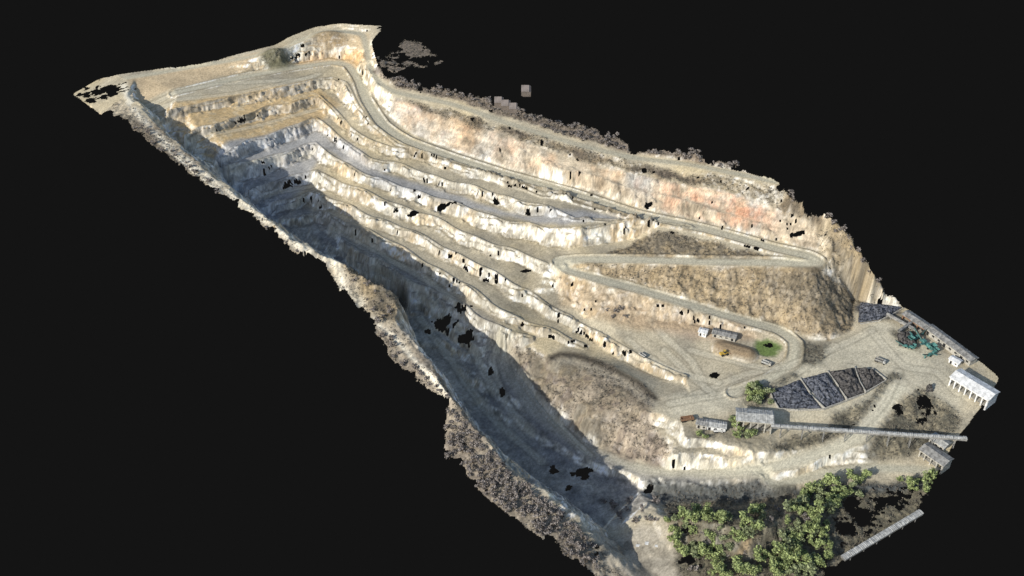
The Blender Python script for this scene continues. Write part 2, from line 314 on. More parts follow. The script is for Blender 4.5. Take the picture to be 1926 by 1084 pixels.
dd=dist(offs(DOME,-5),12);C=mix(C,A(136,130,116),gs(dd,0,4)*.7)
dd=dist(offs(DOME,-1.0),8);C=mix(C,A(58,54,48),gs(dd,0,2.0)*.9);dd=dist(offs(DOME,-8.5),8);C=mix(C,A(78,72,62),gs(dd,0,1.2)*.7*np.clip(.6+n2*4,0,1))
C=mix(C,A(88,84,70)*s3(1+1.0*n3),FOR*.9)
C=mix(C,A(78,81,80)*s3(1+1.0*n3),BANK*.9*(1-np.clip(1.5-ld/3,0,1))*(1-np.clip(1.6-pd/4,0,1)))  # bank scrub, painted extra dark to deepen the shadow band below the road
C=mix(C,mix(np.ones_like(C)*A(82,80,70),A(128,120,100),np.clip(n2*4+.05,0,1))*s3(1+1.0*n3),SCR*.92*(1-np.clip(1.6-pd/4.5,0,1)))
lrc=mix(np.ones_like(C)*A(112,102,88),A(162,152,132),np.clip(.35+n1*4,0,1))
C=mix(C,mix(lrc,A(124,115,104),LRB*.6)*s3(1+1.0*n3),LR*.92*(1-LOWV*.5))
C=mix(C,vcol*s3(1+.9*n3)*.9,PROM*.85)
for tr,w_ in (([(232,160),(250,205),(300,258),(370,318),(440,368),(500,415),(555,458),(583,478),(570,494)],2.2),([(612,480),(635,500),(645,540),(655,568),(680,574)],2.4),([(300,268),(380,336),(450,388)],.9),([(700,600),(745,640),(800,700),(845,750)],1.4)):
    C=mix(C,A(214,207,188),gs(gd(tr,8),0,w_)*.85*np.clip(.85+n2*3,0,1))
C=mix(C,A(92,90,70),MND1*.9);C=mix(C,A(128,110,82),MND2*.7)
C=mix(C,A(125,105,80),np.clip(1-(md-3)/4,0,1)*.8)
pw=G(1445,655);pm=np.clip(2.5-np.hypot((GX-pw[0])/7,(GY-pw[1])/5.5)*2+n2*2,0,1)
C=mix(C,A(98,114,66),pm);Z=Z-pm*.6
pdk=G(1655,584);C=mix(C,A(58,60,64),np.clip(2.4-np.hypot((GX-pdk[0])/13,(GY-pdk[1])/8)*2+n2*2,0,1)*(slope<.8))
pth=gd(((1380,1075),(1410,1010),(1470,945)));C=mix(C,A(150,132,104),gs(pth,0,2.0)*.8)
pth=gd(((1330,948),(1380,955),(1440,945)));C=mix(C,A(160,142,112),gs(pth,0,1.8)*.7)
C*=s3(1+0.46*(rng.random((ny,nx))-0.5))
# ---------- ragged edge and scan gaps
soft=blur(inside.astype(float),7);soft2=blur(inside.astype(float),18)
rag=fbm(9,5,300)
keep=inside&(soft>0.55+1.4*rag*np.clip(veg*1.2+.15,0,1)*(1-.7*(REND>.3)))
keep&=~((soft2<.5+1.2*np.clip(fbm(13,4,305)-.01,0,1))&((LR>.4)|(RIMO>.4))&(REND<.3))
keep|=isl&(blur(isl.astype(float),5)>.55)&(fbm(6,4,333)>-.02)
hn=fb2(st/3.6+900,Z/.8+90,4,310,False);hn2=fbm(24,2,312)
keep&=~((slope>0.8)&(hn>0.30-.13*np.clip(hn2*3,-.5,.7)+UW*.05+NOH*.12)&(VEG2<.3)&(LR<.2)&(rcd>30)&(HILL<.3)&(PITB<.6)&(veg<.5))
hr=fbm(3.5,4,350)
for u,v,ru,rv in ((835,612,42,12),(880,632,16,15),(868,586,9,3),(1095,893,16,9),(1042,885,9,5),(1065,922,18,6),(1218,925,6,7),(1352,706,28,3),(1445,652,10,5),(945,740,4,8),(922,700,3,7),
    (1300,1055,16,12),(1545,1072,20,11),(1625,965,32,24),(1680,938,40,18),(1590,1000,22,26),(1650,950,30,18),(1737,764,13,20),(1725,792,12,7),(1690,772,8,8),(200,172,32,13),(175,188,16,6),(1220,388,10,3),(1500,443,14,3),(780,405,14,2),(845,384,22,2),(1060,607,14,2),(990,510,12,3),(1290,1000,8,5),(720,56,8,5)):
    c=G(u,v);e=G(u+ru,v);f=G(u,v-rv);rx=abs(e[0]-c[0])+.3;ry=min(abs(f[1]-c[1]),rv*.6)+.3
    q=np.hypot((GX-c[0])/rx,(GY-c[1])/ry)
    keep&=~(q+hr*3.2<.75)
keep&=~((RIMO+RIMV>.5)&(fbm(4,4,365)>.27)&(rd>3))
vid=-np.ones((ny,nx),int)
q=keep[:-1,:-1]&keep[1:,:-1]&keep[:-1,1:]&keep[1:,1:]
used=np.zeros((ny,nx),bool)
used[:-1,:-1]|=q;used[1:,:-1]|=q;used[:-1,1:]|=q;used[1:,1:]|=q
vid[used]=np.arange(used.sum())
co=np.stack([GX[used],GY[used],Z[used]],1)
qi,qj=np.nonzero(q)
faces=np.stack([vid[qi,qj],vid[qi,qj+1],vid[qi+1,qj+1],vid[qi+1,qj]],1)
me=bpy.data.meshes.new('terrain'); me.vertices.add(len(co));me.vertices.foreach_set('co',co.ravel())
me.loops.add(faces.size);me.loops.foreach_set('vertex_index',faces.ravel())
me.polygons.add(len(faces));me.polygons.foreach_set('loop_start',np.arange(0,faces.size,4));me.polygons.foreach_set('loop_total',np.full(len(faces),4))
me.update(calc_edges=True)
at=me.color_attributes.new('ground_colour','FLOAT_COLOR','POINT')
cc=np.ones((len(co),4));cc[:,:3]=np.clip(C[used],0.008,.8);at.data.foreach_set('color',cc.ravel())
COL=bpy.context.scene.collection
ter=bpy.data.objects.new('terrain',me);COL.objects.link(ter);ter['kind']='structure'
m=bpy.data.materials.new('quarry_ground');m.use_nodes=True;nt=m.node_tree;b=nt.nodes['Principled BSDF'];b.inputs['Roughness'].default_value=.95;b.inputs['Specular IOR Level'].default_value=.1
a=nt.nodes.new('ShaderNodeVertexColor');a.layer_name='ground_colour'
tc=nt.nodes.new('ShaderNodeTexCoord');no=nt.nodes.new('ShaderNodeTexNoise');no.inputs['Scale'].default_value=.9;no.inputs['Detail'].default_value=6;no.inputs['Roughness'].default_value=.75
nt.links.new(tc.outputs['Object'],no.inputs['Vector'])
mr=nt.nodes.new('ShaderNodeMapRange');mr.inputs[1].default_value=.25;mr.inputs[2].default_value=.75;mr.inputs[3].default_value=.78;mr.inputs[4].default_value=1.22
nt.links.new(no.outputs[0],mr.inputs[0])
mx=nt.nodes.new('ShaderNodeVectorMath');mx.operation='SCALE';nt.links.new(a.outputs['Color'],mx.inputs[0]);nt.links.new(mr.outputs[0],mx.inputs['Scale'])
nt.links.new(mx.outputs[0],b.inputs['Base Color'])
bp=nt.nodes.new('ShaderNodeBump');bp.inputs['Strength'].default_value=.3;bp.inputs['Distance'].default_value=.3;nt.links.new(no.outputs[0],bp.inputs['Height']);nt.links.new(bp.outputs[0],b.inputs['Normal'])
me.materials.append(m)
# ---------- materials for things
def nmat(name,col,var=.25,scale=1.5,rough=.85,col2=None,metal=0):
    m=bpy.data.materials.new(name);m.use_nodes=True;nt=m.node_tree;b=nt.nodes['Principled BSDF'];b.inputs['Roughness'].default_value=rough;b.inputs['Metallic'].default_value=metal;b.inputs['Specular IOR Level'].default_value=.2
    tc=nt.nodes.new('ShaderNodeTexCoord');n=nt.nodes.new('ShaderNodeTexNoise');n.inputs['Scale'].default_value=scale;n.inputs['Detail'].default_value=5
    nt.links.new(tc.outputs['Object'],n.inputs['Vector']);r=nt.nodes.new('ShaderNodeValToRGB')
    c1=np.array(col)*(1-var);c2=np.array(col2 if col2 is not None else col)*(1+var)
    r.color_ramp.elements[0].position=.35;r.color_ramp.elements[1].position=.65
    r.color_ramp.elements[0].color=(*c1,1);r.color_ramp.elements[1].color=(*np.clip(c2,0,.9),1)
    nt.links.new(n.outputs[0],r.inputs[0]);nt.links.new(r.outputs[0],b.inputs['Base Color']);return m
M=dict(
 bark=nmat('bark',(.10,.08,.06)),twig=nmat('bare_twigs',(.15,.13,.115),.45,.5,col2=(.28,.25,.225)),
 leaf=nmat('leaves',(.13,.17,.065),.4,.6,col2=(.29,.34,.14)),leaf2=nmat('dull_leaves',(.12,.145,.075),.4,.5,col2=(.24,.27,.14)),scrub=nmat('dry_scrub',(.13,.115,.09),.4,.3),
 white=nmat('white_metal',(.62,.62,.60),.25,.6),grey=nmat('grey_sheet',(.34,.34,.32),.35,.7),dgrey=nmat('weathered_roof',(.22,.215,.20),.4,.7),
 dark=nmat('dark_opening',(.02,.02,.02)),conc=nmat('concrete',(.38,.36,.31),.35),teal=nmat('teal_paint',(.07,.18,.165),.4),
 yel=nmat('yellow_paint',(.50,.33,.06),.2),rub=nmat('rubber',(.02,.02,.02)),coal=nmat('dark_aggregate',(.022,.026,.032),.6,1.0,.9,col2=(.095,.10,.115)),
 coal2=nmat('brown_aggregate',(.03,.028,.028),.5,1.0,.9,col2=(.08,.075,.07)),beige=nmat('pale_block_skin',(.22,.19,.17),.2,.3),rust=nmat('rusty_steel',(.22,.13,.08),.3),glass=nmat('dark_glass',(.03,.04,.05),.1,1,.2),
 belt=nmat('belt_rubber',(.05,.045,.04),.2))
def mobj(name,verts,faces,mats,mi=None,parent=None,smooth=False):
    me=bpy.data.meshes.new(name);me.from_pydata(verts,[],faces)
    for k in mats: me.materials.append(M[k])
    if mi is not None: me.polygons.foreach_set('material_index',mi)
    me.update();o=bpy.data.objects.new(name,me);COL.objects.link(o)
    if parent: o.parent=parent
    return o
def empty(name,loc,yaw,label,cat,group=None):
    o=bpy.data.objects.new(name,None);o.location=loc;o.rotation_euler=(0,0,yaw);COL.objects.link(o);o['label']=label;o['category']=cat
    if group:o['group']=group
    return o
def boxes(name,bx,mat,parent=None):
    V=[];Fc=[]
    for b_ in bx:
        cx,cy,cz,sx,sy,sz=b_[:6];R=Matrix.Identity(3)
        if len(b_)>6: R=Matrix.Rotation(b_[6],3,b_[7])
        k=len(V)
        for dz in (-.5,.5):
            for dx,dy in ((-.5,-.5),(.5,-.5),(.5,.5),(-.5,.5)):
                p=R@Vector((dx*sx,dy*sy,dz*sz));V.append((cx+p.x,cy+p.y,cz+p.z))
        Fc+=[tuple(k+i for i in f) for f in ((3,2,1,0),(4,5,6,7),(0,1,5,4),(1,2,6,5),(2,3,7,6),(3,0,4,7))]
    return mobj(name,V,Fc,[mat],None,parent)
def each(name,bx,mat,parent):
    for b_ in bx: boxes(name,[b_],mat,parent)
def cyls(name,cs,mat,parent=None,n=14):
    V=[];Fc=[]
    for (x,y,z,r,l,ax) in cs:
        k=len(V)
        for e in (-.5,.5):
            for i in range(n):
                a=2*math.pi*i/n;c,s=r*math.cos(a),r*math.sin(a)
                V.append({'y':(x+c,y+e*l,z+s),'x':(x+e*l,y+c,z+s),'z':(x+c,y+s,z+e*l)}[ax])
        Fc+=[(k+i,k+(i+1)%n,k+n+(i+1)%n,k+n+i) for i in range(n)]+[tuple(k+i for i in range(n))[::-1],tuple(k+n+i for i in range(n))]
    return mobj(name,V,Fc,[mat],None,parent)
def yawof(p,q): return math.atan2(q[1]-p[1],q[0]-p[0])
def roofm(w,d,h,rise,mat,parent,ov=.5):
    V=[];Fc=[];n=max(4,int(w/0.9));t=.18
    prof=[(-d/2-ov,h),(0,h+rise),(d/2+ov,h)]
    for i in range(n*2+1):
        x=-w/2-ov+(w+2*ov)*i/(2*n);rb=.09 if i%2 else 0
        sag=random.uniform(-.1,.1)
        for (y,zz) in prof: V.append((x,y,zz+rb+t+sag))
        for (y,zz) in prof: V.append((x,y,zz))
    for i in range(n*2):
        a=i*6;b=a+6
        Fc+=[(a,b,b+1,a+1),(a+1,b+1,b+2,a+2),(a+3,a+4,b+4,b+3),(a+4,a+5,b+5,b+4),(a,a+3,b+3,b),(a+2,b+2,b+5,a+5)]
    Fc+=[(0,1,4,3),(1,2,5,4)];e=n*12;Fc+=[(e,e+3,e+4,e+1),(e+1,e+4,e+5,e+2)]
    return mobj('roof',V,Fc,[mat],None,parent)
def shed(uv,uv2,w,d,h,rise,label,roof='grey',wall='grey',name='shed',bays=4,openf=True,cat='shed'):
    p=G(*uv);y=yawof(p,G(*uv2));e=empty(name,p,y,label,cat)
    t=.3;bx=[(0,d/2-t/2,h/2-1,w-.02,t,h+2),(-w/2+t/2,0,h/2-1,t,d-2*t+.02,h+2),(w/2-t/2,0,h/2-1,t,d-2*t+.02,h+2)]
    bw=w/bays
    if openf:
        for i in range(bays+1): bx.append((-w/2+i*bw if 0<i<bays else (-w/2+.45 if i==0 else w/2-.45),-d/2+.3,h/2-1,.6,.59,h+2))
        bx.append((0,-d/2+.3,h-.55,w-.1,.5,.9))
        boxes('wall',bx,wall,e); boxes('floor',[(0,0,.15,w-.8,d-.8,.1)],'conc',e)
    else:
        bx.append((0,-d/2+t/2,h/2-1,w-.02,t,h+2)); boxes('wall',bx,wall,e)
        for i in range(bays):
            o=boxes('window' if i%3 else 'door',[(-w/2+(i+.5)*bw,-d/2-.02,(h*.55 if i%3 else h*.38),bw*.4,.1,(h*.3 if i%3 else h*.72))],'dark',e)
    for sx in (-1,1):
        x=sx*(w/2-.02);mobj('gable',[(x,-d/2,h),(x,d/2,h),(x,0,h+rise-.02)],[(0,2,1)],[wall],None,e)
    roofm(w,d,h+.01,rise,roof,e); return e
shed((1828,738),(1858,758),21,9,5,1.5,'long white open-fronted shed with dark bays beside the plant yard','white','white','open_shed',7)
shed((1786,655),(1815,676),30,5,3.4,1,'long narrow grey-roofed building along the yard edge','dgrey','conc','long_building',8,False,'building')
shed((1722,612),(1748,630),15,5,3.4,1,'small brown-roofed shed next to the crushing plant','dgrey','rust','shed',3)
shed((1416,800),(1446,805),17,8,6,1.4,'grey corrugated-roofed plant building at the conveyor end','grey','conc','plant_building',5,True,'building')
shed((1346,806),(1370,809),9,4,2.6,.8,'low grey-roofed workshop beside trees','grey','white','workshop',3,False,'workshop')
shed((1320,802),(1338,806),5,4,2.6,.7,'small dark-roofed hut beside the workshop','dgrey','conc','hut',2,False,'hut')
shed((1362,634),(1388,641),12,4,2.2,.7,'low grey-roofed store below the haul road','dgrey','conc','store_building',4,False,'building')
shed((1322,630),(1332,633),4,3.5,2.4,.6,'small white hut beside the store building','white','white','hut',2,False,'hut')
shed((1757,866),(1785,885),13,7,4,1.2,'grey-roofed shed under the conveyor','dgrey','conc','shed',4)
shed((1765,838),(1785,850),8,5,3,1,'small pale-roofed shed at the yard rim','grey','conc','shed',3,False)
shed((1795,684),(1806,690),5,3.5,2.4,.6,'small white cabin beside the open shed','white','white','cabin',2,False,'cabin')
def gallery(p,q,w,label,roof='grey',legs=9,name='conveyor_gallery',sh=.8):
    p=Vector(p);q=Vector(q);d=q-p;L=d.length;e=empty(name,(p+q)/2,yawof(p,q),label,'conveyor')
    pit=-math.atan2(d.z,math.hypot(d.x,d.y));ax=Vector((0,1,0))
    boxes('deck',[(0,0,0,L,w,.3,pit,ax)],'dgrey',e)
    ro=roofm(L,w,sh+.1,.35,roof,e,.1);ro.rotation_euler=(0,pit,0)
    each('side_panel',[(0,w/2-.06,.15+sh/2,L-.1,.1,sh-.05,pit,ax),(0,-w/2+.06,.15+sh/2,L-.1,.1,sh-.05,pit,ax)],'dgrey',e)
    for i in range(legs):
        s=-L/2+L*(i+.5)/legs;wp=(p+q)/2+d.normalized()*s;g=hz(wp.x,wp.y);hh=max(1,wp.z-g)
        zt=wp.z-e.location.z-.2;cx=s*math.cos(pit)
        boxes('trestle',[(cx,-w/2+.3,zt-hh/2,.3,.2,hh+.5),(cx,w/2-.3,zt-hh/2,.3,.2,hh+.5),(cx,0,zt-hh*.4,.28,w-.55,.2)],'dgrey',e)
gallery(W(1450,803,26.3),W(1818,827,26.5),1.9,'long pale covered conveyor gallery on trestles from the plant building')
gallery(W(1585,1052,13.5),W(1732,965,16),2.6,'long ribbed grey conveyor gallery along the edge of the trees',legs=6)
gallery(W(1668,592,27.5),W(1722,622,27.5),1.4,'short dark covered belt conveyor beside the stockpile','dgrey',3)
gallery(W(1690,625,28.5),W(1726,600,27.5),1.2,'short brown belt conveyor feeding the yard','dgrey',3)
def quad(uvs,mat,label,hmax,name='aggregate_pile',seed=1,zf=None):
    c=[Vector(G(*q)) if zf is None else Vector(W(*q,zf)) for q in uvs];n=34;r=np.random.default_rng(seed)
    g=r.random((n+1,n+1));g2=np.kron(r.random((9,9)),np.ones((4,4)))[:n+1,:n+1]
    for _ in range(2): g2=(g2+np.roll(g2,1,0)+np.roll(g2,1,1)+np.roll(g2,-1,0))/4
    V=[]
    for i in range(n+1):
        for j in range(n+1):
            s,t=i/n,j/n;p=(c[0]*(1-s)+c[1]*s)*(1-t)+(c[3]*(1-s)+c[2]*s)*t
            e_=min(s,1-s,t*1.2,(1-t)*.8)*4;hh=math.sin(min(1,e_)*1.57)*hmax*(1-.35*t)+.35*(g[i,j]-.3)*min(1,e_*2)+2.0*(g2[i,j]-.2)*min(1,e_)
            b0=hz(p.x,p.y)+.15 if zf is None else zf
            V.append((p.x+.3*(g[j,i]-.5),p.y+.3*(g[i,j]-.5),b0+hh if min(s,1-s,t,1-t)>0 else b0-.6))
    Fc=[(i*(n+1)+j,i*(n+1)+j+1,(i+1)*(n+1)+j+1,(i+1)*(n+1)+j) for i in range(n) for j in range(n)]
    o=mobj(name,V,Fc,[mat]);o['label']=label;o['category']='stockpile';o['group']='dark aggregate stockpiles';return o
B=[[(1449,738),(1503,714),(1548,770),(1465,769)],[(1506,713),(1554,701),(1591,754),(1552,769)],[(1557,700),(1605,693),(1626,740),(1595,753)],[(1608,693),(1638,697),(1664,716),(1630,739)],[(1618,568),(1698,577),(1654,600),(1614,606)]]
LB=['blue-black crushed stone heap in a walled storage bay','dark grey stone heap between two low walls','brown-black fine aggregate heap in a storage bay','small dark gravel heap in the end storage bay','black stone stockpile with a pale kerb wall']
for i,(q_,l_) in enumerate(zip(B,LB)): quad(q_,'coal2' if i in(2,3) else 'coal',l_,.5 if i==4 else 1.8,seed=i,zf=27.2 if i==4 else None)
def lwall(uvs,label,h=1.2,t=.4,mat='conc'):
    ps=[G(*q) for q in uvs];bx=[];c=ps[0]
    for a_,b_ in zip(ps[:-1],ps[1:]):
        L=math.hypot(b_[0]-a_[0],b_[1]-a_[1]);bx.append(((a_[0]+b_[0])/2-c[0],(a_[1]+b_[1])/2-c[1],(a_[2]+b_[2])/2-c[2]+h/2-.5,L+t*.98,t,h+1,yawof(a_,b_),Vector((0,0,1))))
    o=boxes('retaining_wall',bx,mat);o.location=c;o['label']=label;o['category']='wall';return o
for uvs in ([(1447,737),(1452,750),(1464,771)],[(1505,713),(1522,742),(1550,771)],[(1556,700),(1576,730),(1593,755)],[(1607,692),(1615,718),(1628,741)],[(1640,696),(1666,716)],[(1464,771),(1500,774),(1549,772),(1592,756),(1627,742),(1666,717)]):
    lwall(uvs,'low pale concrete wall edging the dark aggregate bays')
lwall([(1700,581),(1655,605),(1618,611)],'pale kerb wall around the black stockpile',.8)
def crusher(uv,yaw,label,s=1):
    e=empty('crushing_machine',G(*uv),yaw,label,'machine','teal crushing machines in the yard');e.scale=(s,s,s)
    boxes('chassis',[(0,0,1.3,10,2.2,.5),(-2,0,2.3,3,2,1.6),(2.5,0,2.1,2.6,1.8,1.2)],'teal',e)
    V=[(-5,-1,2.6),(-3.4,-1,2.6),(-3.4,1,2.6),(-5,1,2.6),(-6,-2,4.6),(-2.8,-2,4.6),(-2.8,2,4.6),(-6,2,4.6)]
    mobj('hopper',V,[(0,1,5,4),(1,2,6,5),(2,3,7,6),(3,0,4,7),(3,2,1,0)],['teal'],None,e)
    boxes('conveyor_arm',[(7.2,0,3.4,9,1.1,.5,-.42,Vector((0,1,0))),(8,0,1.8,.2,.9,3.4)],'teal',e)
    boxes('side_conveyor',[(0,2.6,2.6,1,5,.4,.35,Vector((1,0,0)))],'teal',e)
    boxes('belt',[(7.05,0,3.75,9,.8,.1,-.42,Vector((0,1,0)))],'belt',e)
    for sy in (-1.2,1.2):
        for sx in (-2.5,2.5): cyls('wheel',[(sx,sy,.6,.6,.5,'y')],'rub',e)
crusher((1742,652),2.0,'teal mobile crusher with a raised conveyor arm on the yard',.9)
crusher((1720,640),.6,'teal screening machine beside dark stone in the yard',.8)
crusher((1752,668),-2.6,'teal mobile conveyor machine on pale yard ground',.65)
crusher((1708,655),2.8,'small teal crusher beside a dark heap',.6)
quad([(1685,630),(1712,626),(1724,650),(1692,652)],'coal2','small dark heap beside teal crushing machines',1.7,seed=12)
quad([(1742,728),(1752,728),(1755,738),(1742,738)],'coal2','small dark heap alone on the pale yard',1.5,seed=13)
def truck(uv,yaw,label,body='white',bed='grey',s=1,name='dump_truck'):
    e=empty(name,G(*uv),yaw,label,'truck');e.scale=(s,s,s)
    boxes('chassis',[(0,0,.95,8,2.2,.35)],'rub',e)
    boxes('cab',[(3.1,0,2.0,1.8,2.4,1.8),(2.95,0,3.0,1.4,2.2,.3)],body,e)
    boxes('windscreen',[(4.02,0,2.4,.06,2,.8)],'glass',e)
    boxes('dump_bed',[(-1,0,1.45,5.8,2.74,.2),(-1,1.3,2.2,5.8,.14,1.5),(-1,-1.3,2.2,5.8,.14,1.5),(1.97,0,2.4,.14,2.5,1.9),(-3.9,0,1.9,.14,2.5,.9)],bed,e)
    for x in (3,-1.6,-3.1):
        for y in (-1.15,1.15): cyls('wheel',[(x,y,.55,.55,.45,'y')],'rub',e)
def loader(uv,yaw,label,s=1):
    e=empty('wheel_loader',G(*uv),yaw,label,'loader');e.scale=(s,s,s)
    boxes('body',[(-1.6,0,1.8,3.2,1.9,1.3),(1.1,0,1.4,2.3,1.4,.8)],'yel',e);boxes('cab',[(-.1,0,2.9,1.4,1.5,1.6)],'glass',e);boxes('cab_roof',[(-.1,0,3.78,1.6,1.7,.14)],'yel',e)
    each('lift_arm',[(2.6,.6,1.5,2.6,.2,.35,.25,Vector((0,1,0))),(2.6,-.6,1.5,2.6,.2,.35,.25,Vector((0,1,0)))],'yel',e)
    boxes('bucket',[(4.2,0,.4,1.3,2.8,.12),(3.6,0,.95,.12,2.8,1.1),(4.2,1.37,.85,1.2,.1,.85),(4.2,-1.37,.85,1.2,.1,.85)],'rust',e)
    for x in (-1.7,1.6):
        for y in (-1.15,1.15): cyls('wheel',[(x,y,.85,.85,.6,'y')],'rub',e)
loader((1362,668),.3,'yellow wheel loader parked beside the brown spoil mound',.8)
truck((1208,671),2.4,'small pale truck on the bench edge','conc','grey',.5)
truck((1441,686),-.6,'pale grey truck near the green pond','conc','grey',.65)
truck((1292,792),.2,'rust-coloured truck beside the stone terraces','rust','rust',.8)
truck((1352,814),.05,'white flat truck parked by the workshop','white','white',.7)
truck((1655,682),-.6,'dark truck beside the aggregate bays','grey','dgrey',.7)
for uv,s_ in (((1218,1024),1),((1235,1030),.7),((1200,1028),.8)):
    p=G(*uv);o=boxes('scrap_sheet',[(0,0,.4,2.6*s_,1.4*s_,.12,.5,Vector((1,.3,0)))],'white');o.location=p;o['label']='bent white scrap sheet lying on the valley floor';o['category']='scrap'
def fblock(u,v,z,s,n,label):
    e=boxes('floating_block',[(0,0,0,s,s,s)],'beige');e.location=W(u,v,z);e['label']=label;e['category']='block';e['group']='floating boxy blocks';e.rotation_euler=(.5,0,0)
    for i in range(1,n): boxes('shell',[(-i*.5,-i*.02,i*.45,s-.05,s-.05,s-.05)],'beige',e)
fblock(991,172,94,4.6,3,'pale brown boxy block floating above the rim')
fblock(940,193,97,4.2,3,'grey-brown boxy block floating near the rim')
fblock(953,199,98,4.2,3,'dull brown boxy block overlapping its neighbours')
fblock(966,204,99,4.2,2,'small brown boxy block floating beside the rim')
# ---------- trees
def crown_mesh(name,R,H,nl,mat,seed,cards,sz,base,lo=.2,hi=.3):
    r=np.random.default_rng(seed);V=[];Fc=[]
    lobes=[]
    for i in range(nl):
        a=r.random()*6.28;rr=R*.8*math.sqrt(r.random());lobes.append((rr*math.cos(a),rr*math.sin(a),base+(H-base)*(.1+.75*r.random()),R*(lo+hi*r.random())))
    for i in range(cards):
        l=lobes[r.integers(nl)];d=r.normal(size=3);d/=np.linalg.norm(d);rad=l[3]*(.5+.65*r.random())
        c=np.array(l[:3])+d*rad*np.array([1,1,.75]);nrm=d+r.normal(size=3)*.5;nrm/=np.linalg.norm(nrm)
        t=np.cross(nrm,r.normal(size=3));t/=np.linalg.norm(t);b2=np.cross(nrm,t);s=sz*(.4+r.random())
        k=len(V)
        for x,y in ((-1,-.6),(.8,-.9),(1,.7),(-.5,1)): V.append(tuple(c+t*x*s+b2*y*s))
        Fc.append((k,k+1,k+2,k+3))
    me=bpy.data.meshes.new(name);me.from_pydata(V,[],Fc);me.materials.append(M[mat]);return me,lobes
def trunk_data(H,lobes,r0,base):
    V=[];Fc=[]
    def tube(a,b,ra,rb,n=6):
        a=Vector(a);b=Vector(b);d=(b-a).normalized();t=d.orthogonal().normalized();s=d.cross(t);k=len(V)
        for p,r in ((a,ra),(b,rb)):
            for i in range(n):
                q=p+(t*math.cos(6.283*i/n)+s*math.sin(6.283*i/n))*r;V.append(tuple(q))
        for i in range(n): Fc.append((k+i,k+(i+1)%n,k+n+(i+1)%n,k+n+i))
    tube((0,0,-1),(0,0,base),r0,r0*.7);tube((0,0,base),(.2,.1,H*.85),r0*.7,r0*.2)
    for l in lobes: tube((0,0,base*.9),(l[0],l[1],l[2]),r0*.45,r0*.1)
    return V,Fc
GT=[]
for k in range(6):
    H=5.8+k*.6;cm,lb=crown_mesh('crown',3.3,H,10+k%3*2,'leaf' if k%3 else 'leaf2',30+k,640,.34,1.5,.25,.28)
    V,Fc=trunk_data(H,lb,.3,1.5);tm=bpy.data.meshes.new('trunk');tm.from_pydata(V,[],Fc);tm.materials.append(M['bark']);GT.append((cm,tm))
BT=[]
for k in range(5):
    H=4.6+k*.5;cm,lb=crown_mesh('bare_tree',2.9,H,9,'twig',60+k,380,.27,.8)
    V,Fc=trunk_data(H,lb,.2,1.0);k0=len(cm.vertices)
    vs=[tuple(v.co) for v in cm.vertices]+V;fs=[tuple(p.vertices) for p in cm.polygons]+[tuple(i+k0 for i in f) for f in Fc]
    mm=bpy.data.meshes.new('bare_tree');mm.from_pydata(vs,[],fs);mm.materials.append(M['twig']);mm.materials.append(M['bark'])
    mm.polygons.foreach_set('material_index',[0]*len(cm.polygons)+[1]*len(Fc));BT.append(mm)
def green(p,s):
    cm,tm=random.choice(GT)
    e=empty('leafy_tree',p,random.random()*6.28,'rounded yellow-green leafy tree in the quarry-side wood','tree','green trees below the quarry');e.scale=(s,s,s*random.uniform(.7,1.1))
    for n_,m_ in (('crown',cm),('trunk',tm)):
        o=bpy.data.objects.new(n_,m_);COL.objects.link(o);o.parent=e
def bare(p,s):
    o=bpy.data.objects.new('bare_tree',random.choice(BT));o.location=(p[0],p[1],p[2]-.3);o.rotation_euler=(0,0,random.random()*6.28);o.scale=(s,s,s*random.uniform(.6,1));COL.objects.link(o)
    o['label']='leafless grey-brown tree on the scrubby quarry rim';o['category']='tree';o['group']='bare trees along the quarry rim'
def scatter(uvpoly,n,mind,fn,smin,smax,filt=True):
    xs=[q[0] for q in uvpoly];ys=[q[1] for q in uvpoly];got=[];tries=0
    while len(got)<n and tries<n*40:
        tries+=1;u=random.uniform(min(xs),max(xs));v=random.uniform(min(ys),max(ys))
        if not inpoly(uvpoly,np.array(u),np.array(v)): continue
        p=G(u,v,True)
        if p is None or any((p[0]-q[0])**2+(p[1]-q[1])**2<mind**2 for q in got): continue
        i=int((p[1]-Y0)/XS);j=int((p[0]-X0)/XS)
        if not (keep if filt else inside)[i,j]: continue
        got.append(p);fn(p,random.uniform(smin,smax))
scatter([(1250,985),(1300,960),(1360,972),(1440,958),(1440,985),(1400,1020),(1345,1060),(1275,1045)],42,2.6,green,.45,1.1)
scatter([(1480,955),(1550,915),(1625,895),(1640,915),(1600,950),(1560,985),(1570,1050),(1520,1084),(1330,1084),(1440,1030),(1470,1000)],74,2.6,green,.45,1.15)
scatter([(1690,905),(1760,898),(1745,925),(1700,925)],8,3,green,.4,.85)
scatter([(1395,738),(1420,725),(1450,735),(1450,760),(1395,762)],14,2.2,green,.45,.85)
scatter([(1375,790),(1400,810),(1420,822),(1380,830)],6,2.5,green,.45,.8)
scatter([(1308,815),(1330,815),(1340,828),(1310,828)],3,3,green,.4,.6)
scatter([(1300,960),(1500,950),(1560,930),(1550,1080),(1300,1080)],20,4,bare,.4,.8)
scatter([(840,765),(865,790),(930,855),(965,900),(1040,955),(1110,1015),(1130,1070),(1090,1065),(1010,1005),(930,945),(870,900),(838,860)],108,2.3,bare,.45,1.0)
scatter([(240,225),(300,262),(380,330),(450,385),(440,395),(370,345),(290,285),(245,250)],16,3,bare,.3,.7)
scatter([(445,388),(500,425),(560,475),(600,488),(640,550),(660,585),(640,590),(600,530),(550,500),(500,440)],22,3,bare,.35,.75)
scatter([(660,520),(700,535),(745,560),(735,610),(700,600),(680,560)],12,3,bare,.3,.6)
scatter([(695,590),(720,620),(760,680),(845,745),(840,765),(780,725),(740,690),(700,640)],14,3,bare,.35,.75)
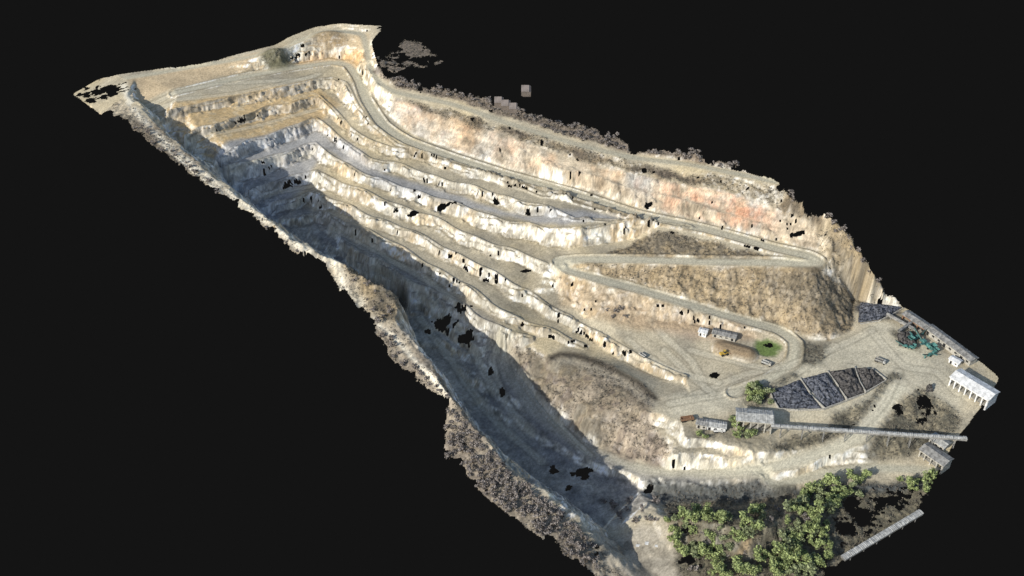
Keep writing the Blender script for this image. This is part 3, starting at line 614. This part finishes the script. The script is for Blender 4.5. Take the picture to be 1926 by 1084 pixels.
scatter([(720,140),(760,150),(860,172),(935,195),(1060,232),(1110,230),(1185,268),(1290,278),(1345,298),(1465,335),(1460,338),(1300,302),(1180,287),(1050,252),(950,218),(850,186),(745,165)],66,2.6,bare,.4,.95)
scatter([(1475,350),(1490,370),(1545,393),(1590,428),(1630,470),(1650,540),(1620,500),(1570,440),(1530,400),(1480,375)],22,3,bare,.35,.85)
scatter([(1140,580),(1175,582),(1180,600),(1145,600)],5,3,bare,.4,.6)
scatter([(1130,940),(1240,940),(1250,990),(1180,985)],12,3,bare,.5,.8)
cand=np.argwhere(keep&((VEG1>.5)|(VEG2>.5)|(RIMV>.5)|(RIMO>.5)|(FOR>.5)|(BANK>.5)|(SCR>.5)|(REND>.5)|(PROM>.5)|((HILL>.5)&(n1>-.1))|((LR>.5)&(n2>0))|(MND1>.6)|isl))
sel=cand[rng.choice(len(cand),16000,replace=False)]
V=[];Fc=[]
for i,j in sel:
    if rd[i,j]<3 or hd[i,j]<4.5 or pd[i,j]<5.5 or ld[i,j]<3.5: continue
    x,y=GX[i,j],GY[i,j];zz=Z[i,j];s=rng.random()*.5+.2
    for _ in range(4):
        c=np.array([x,y,zz+s*.5])+rng.normal(size=3)*s*.6;t=rng.normal(size=3);t/=np.linalg.norm(t);b2=np.cross(t,rng.normal(size=3));b2/=np.linalg.norm(b2);k=len(V)
        V+=[tuple(c+t*s*.6),tuple(c+b2*s*.6),tuple(c-t*s*.6-b2*s*.3)];Fc.append((k,k+1,k+2))
o=mobj('dry_scrub',V,Fc,['scrub']);o['kind']='stuff'
# ---------- backdrop, light, camera
bm_=bpy.data.meshes.new('ground');bm_.from_pydata([(-9000,-9000,-160),(9000,-9000,-160),(9000,9000,-160),(-9000,9000,-160)],[],[(0,1,2,3)])
bo=bpy.data.objects.new('ground',bm_);COL.objects.link(bo);bo['kind']='structure'  # added backdrop plane far below the model, closing off the sky behind it
m=bpy.data.materials.new('backdrop_glow');m.use_nodes=True;b=m.node_tree.nodes['Principled BSDF'];b.inputs['Base Color'].default_value=(0,0,0,1);b.inputs['Specular IOR Level'].default_value=0
b.inputs['Emission Color'].default_value=(.007,.007,.007,1);b.inputs['Emission Strength'].default_value=1;bm_.materials.append(m)  # faint even glow, not lit soil: keeps the backdrop uniformly dark
EL=math.radians(27.5); tx_,ty_=0.76,0.65
d=Vector((tx_*math.cos(EL),ty_*math.cos(EL),-math.sin(EL))).normalized()
L=bpy.data.lights.new('sun','SUN');L.energy=4.7;L.angle=math.radians(.6);L.color=(1,.96,.89)
lo=bpy.data.objects.new('sun',L);lo.rotation_euler=d.to_track_quat('-Z','Y').to_euler();COL.objects.link(lo)
w=bpy.data.worlds.new('World');bpy.context.scene.world=w;w.use_nodes=True;nt=w.node_tree
s=nt.nodes.new('ShaderNodeTexSky');s.sky_type='NISHITA';s.sun_disc=False;s.sun_elevation=EL;s.sun_rotation=math.atan2(-tx_,-ty_)
nt.links.new(s.outputs[0],nt.nodes['Background'].inputs[0]);nt.nodes['Background'].inputs[1].default_value=.14
cam=bpy.data.cameras.new('camera');cam.sensor_width=36;cam.lens=18/math.tan(math.radians(25));cam.clip_end=20000;cam.clip_start=1
co_=bpy.data.objects.new('camera',cam);co_.location=(0,0,CH);co_.rotation_euler=(math.radians(52),0,0);COL.objects.link(co_);bpy.context.scene.camera=co_
sc=bpy.context.scene;sc.view_settings.view_transform='Standard'
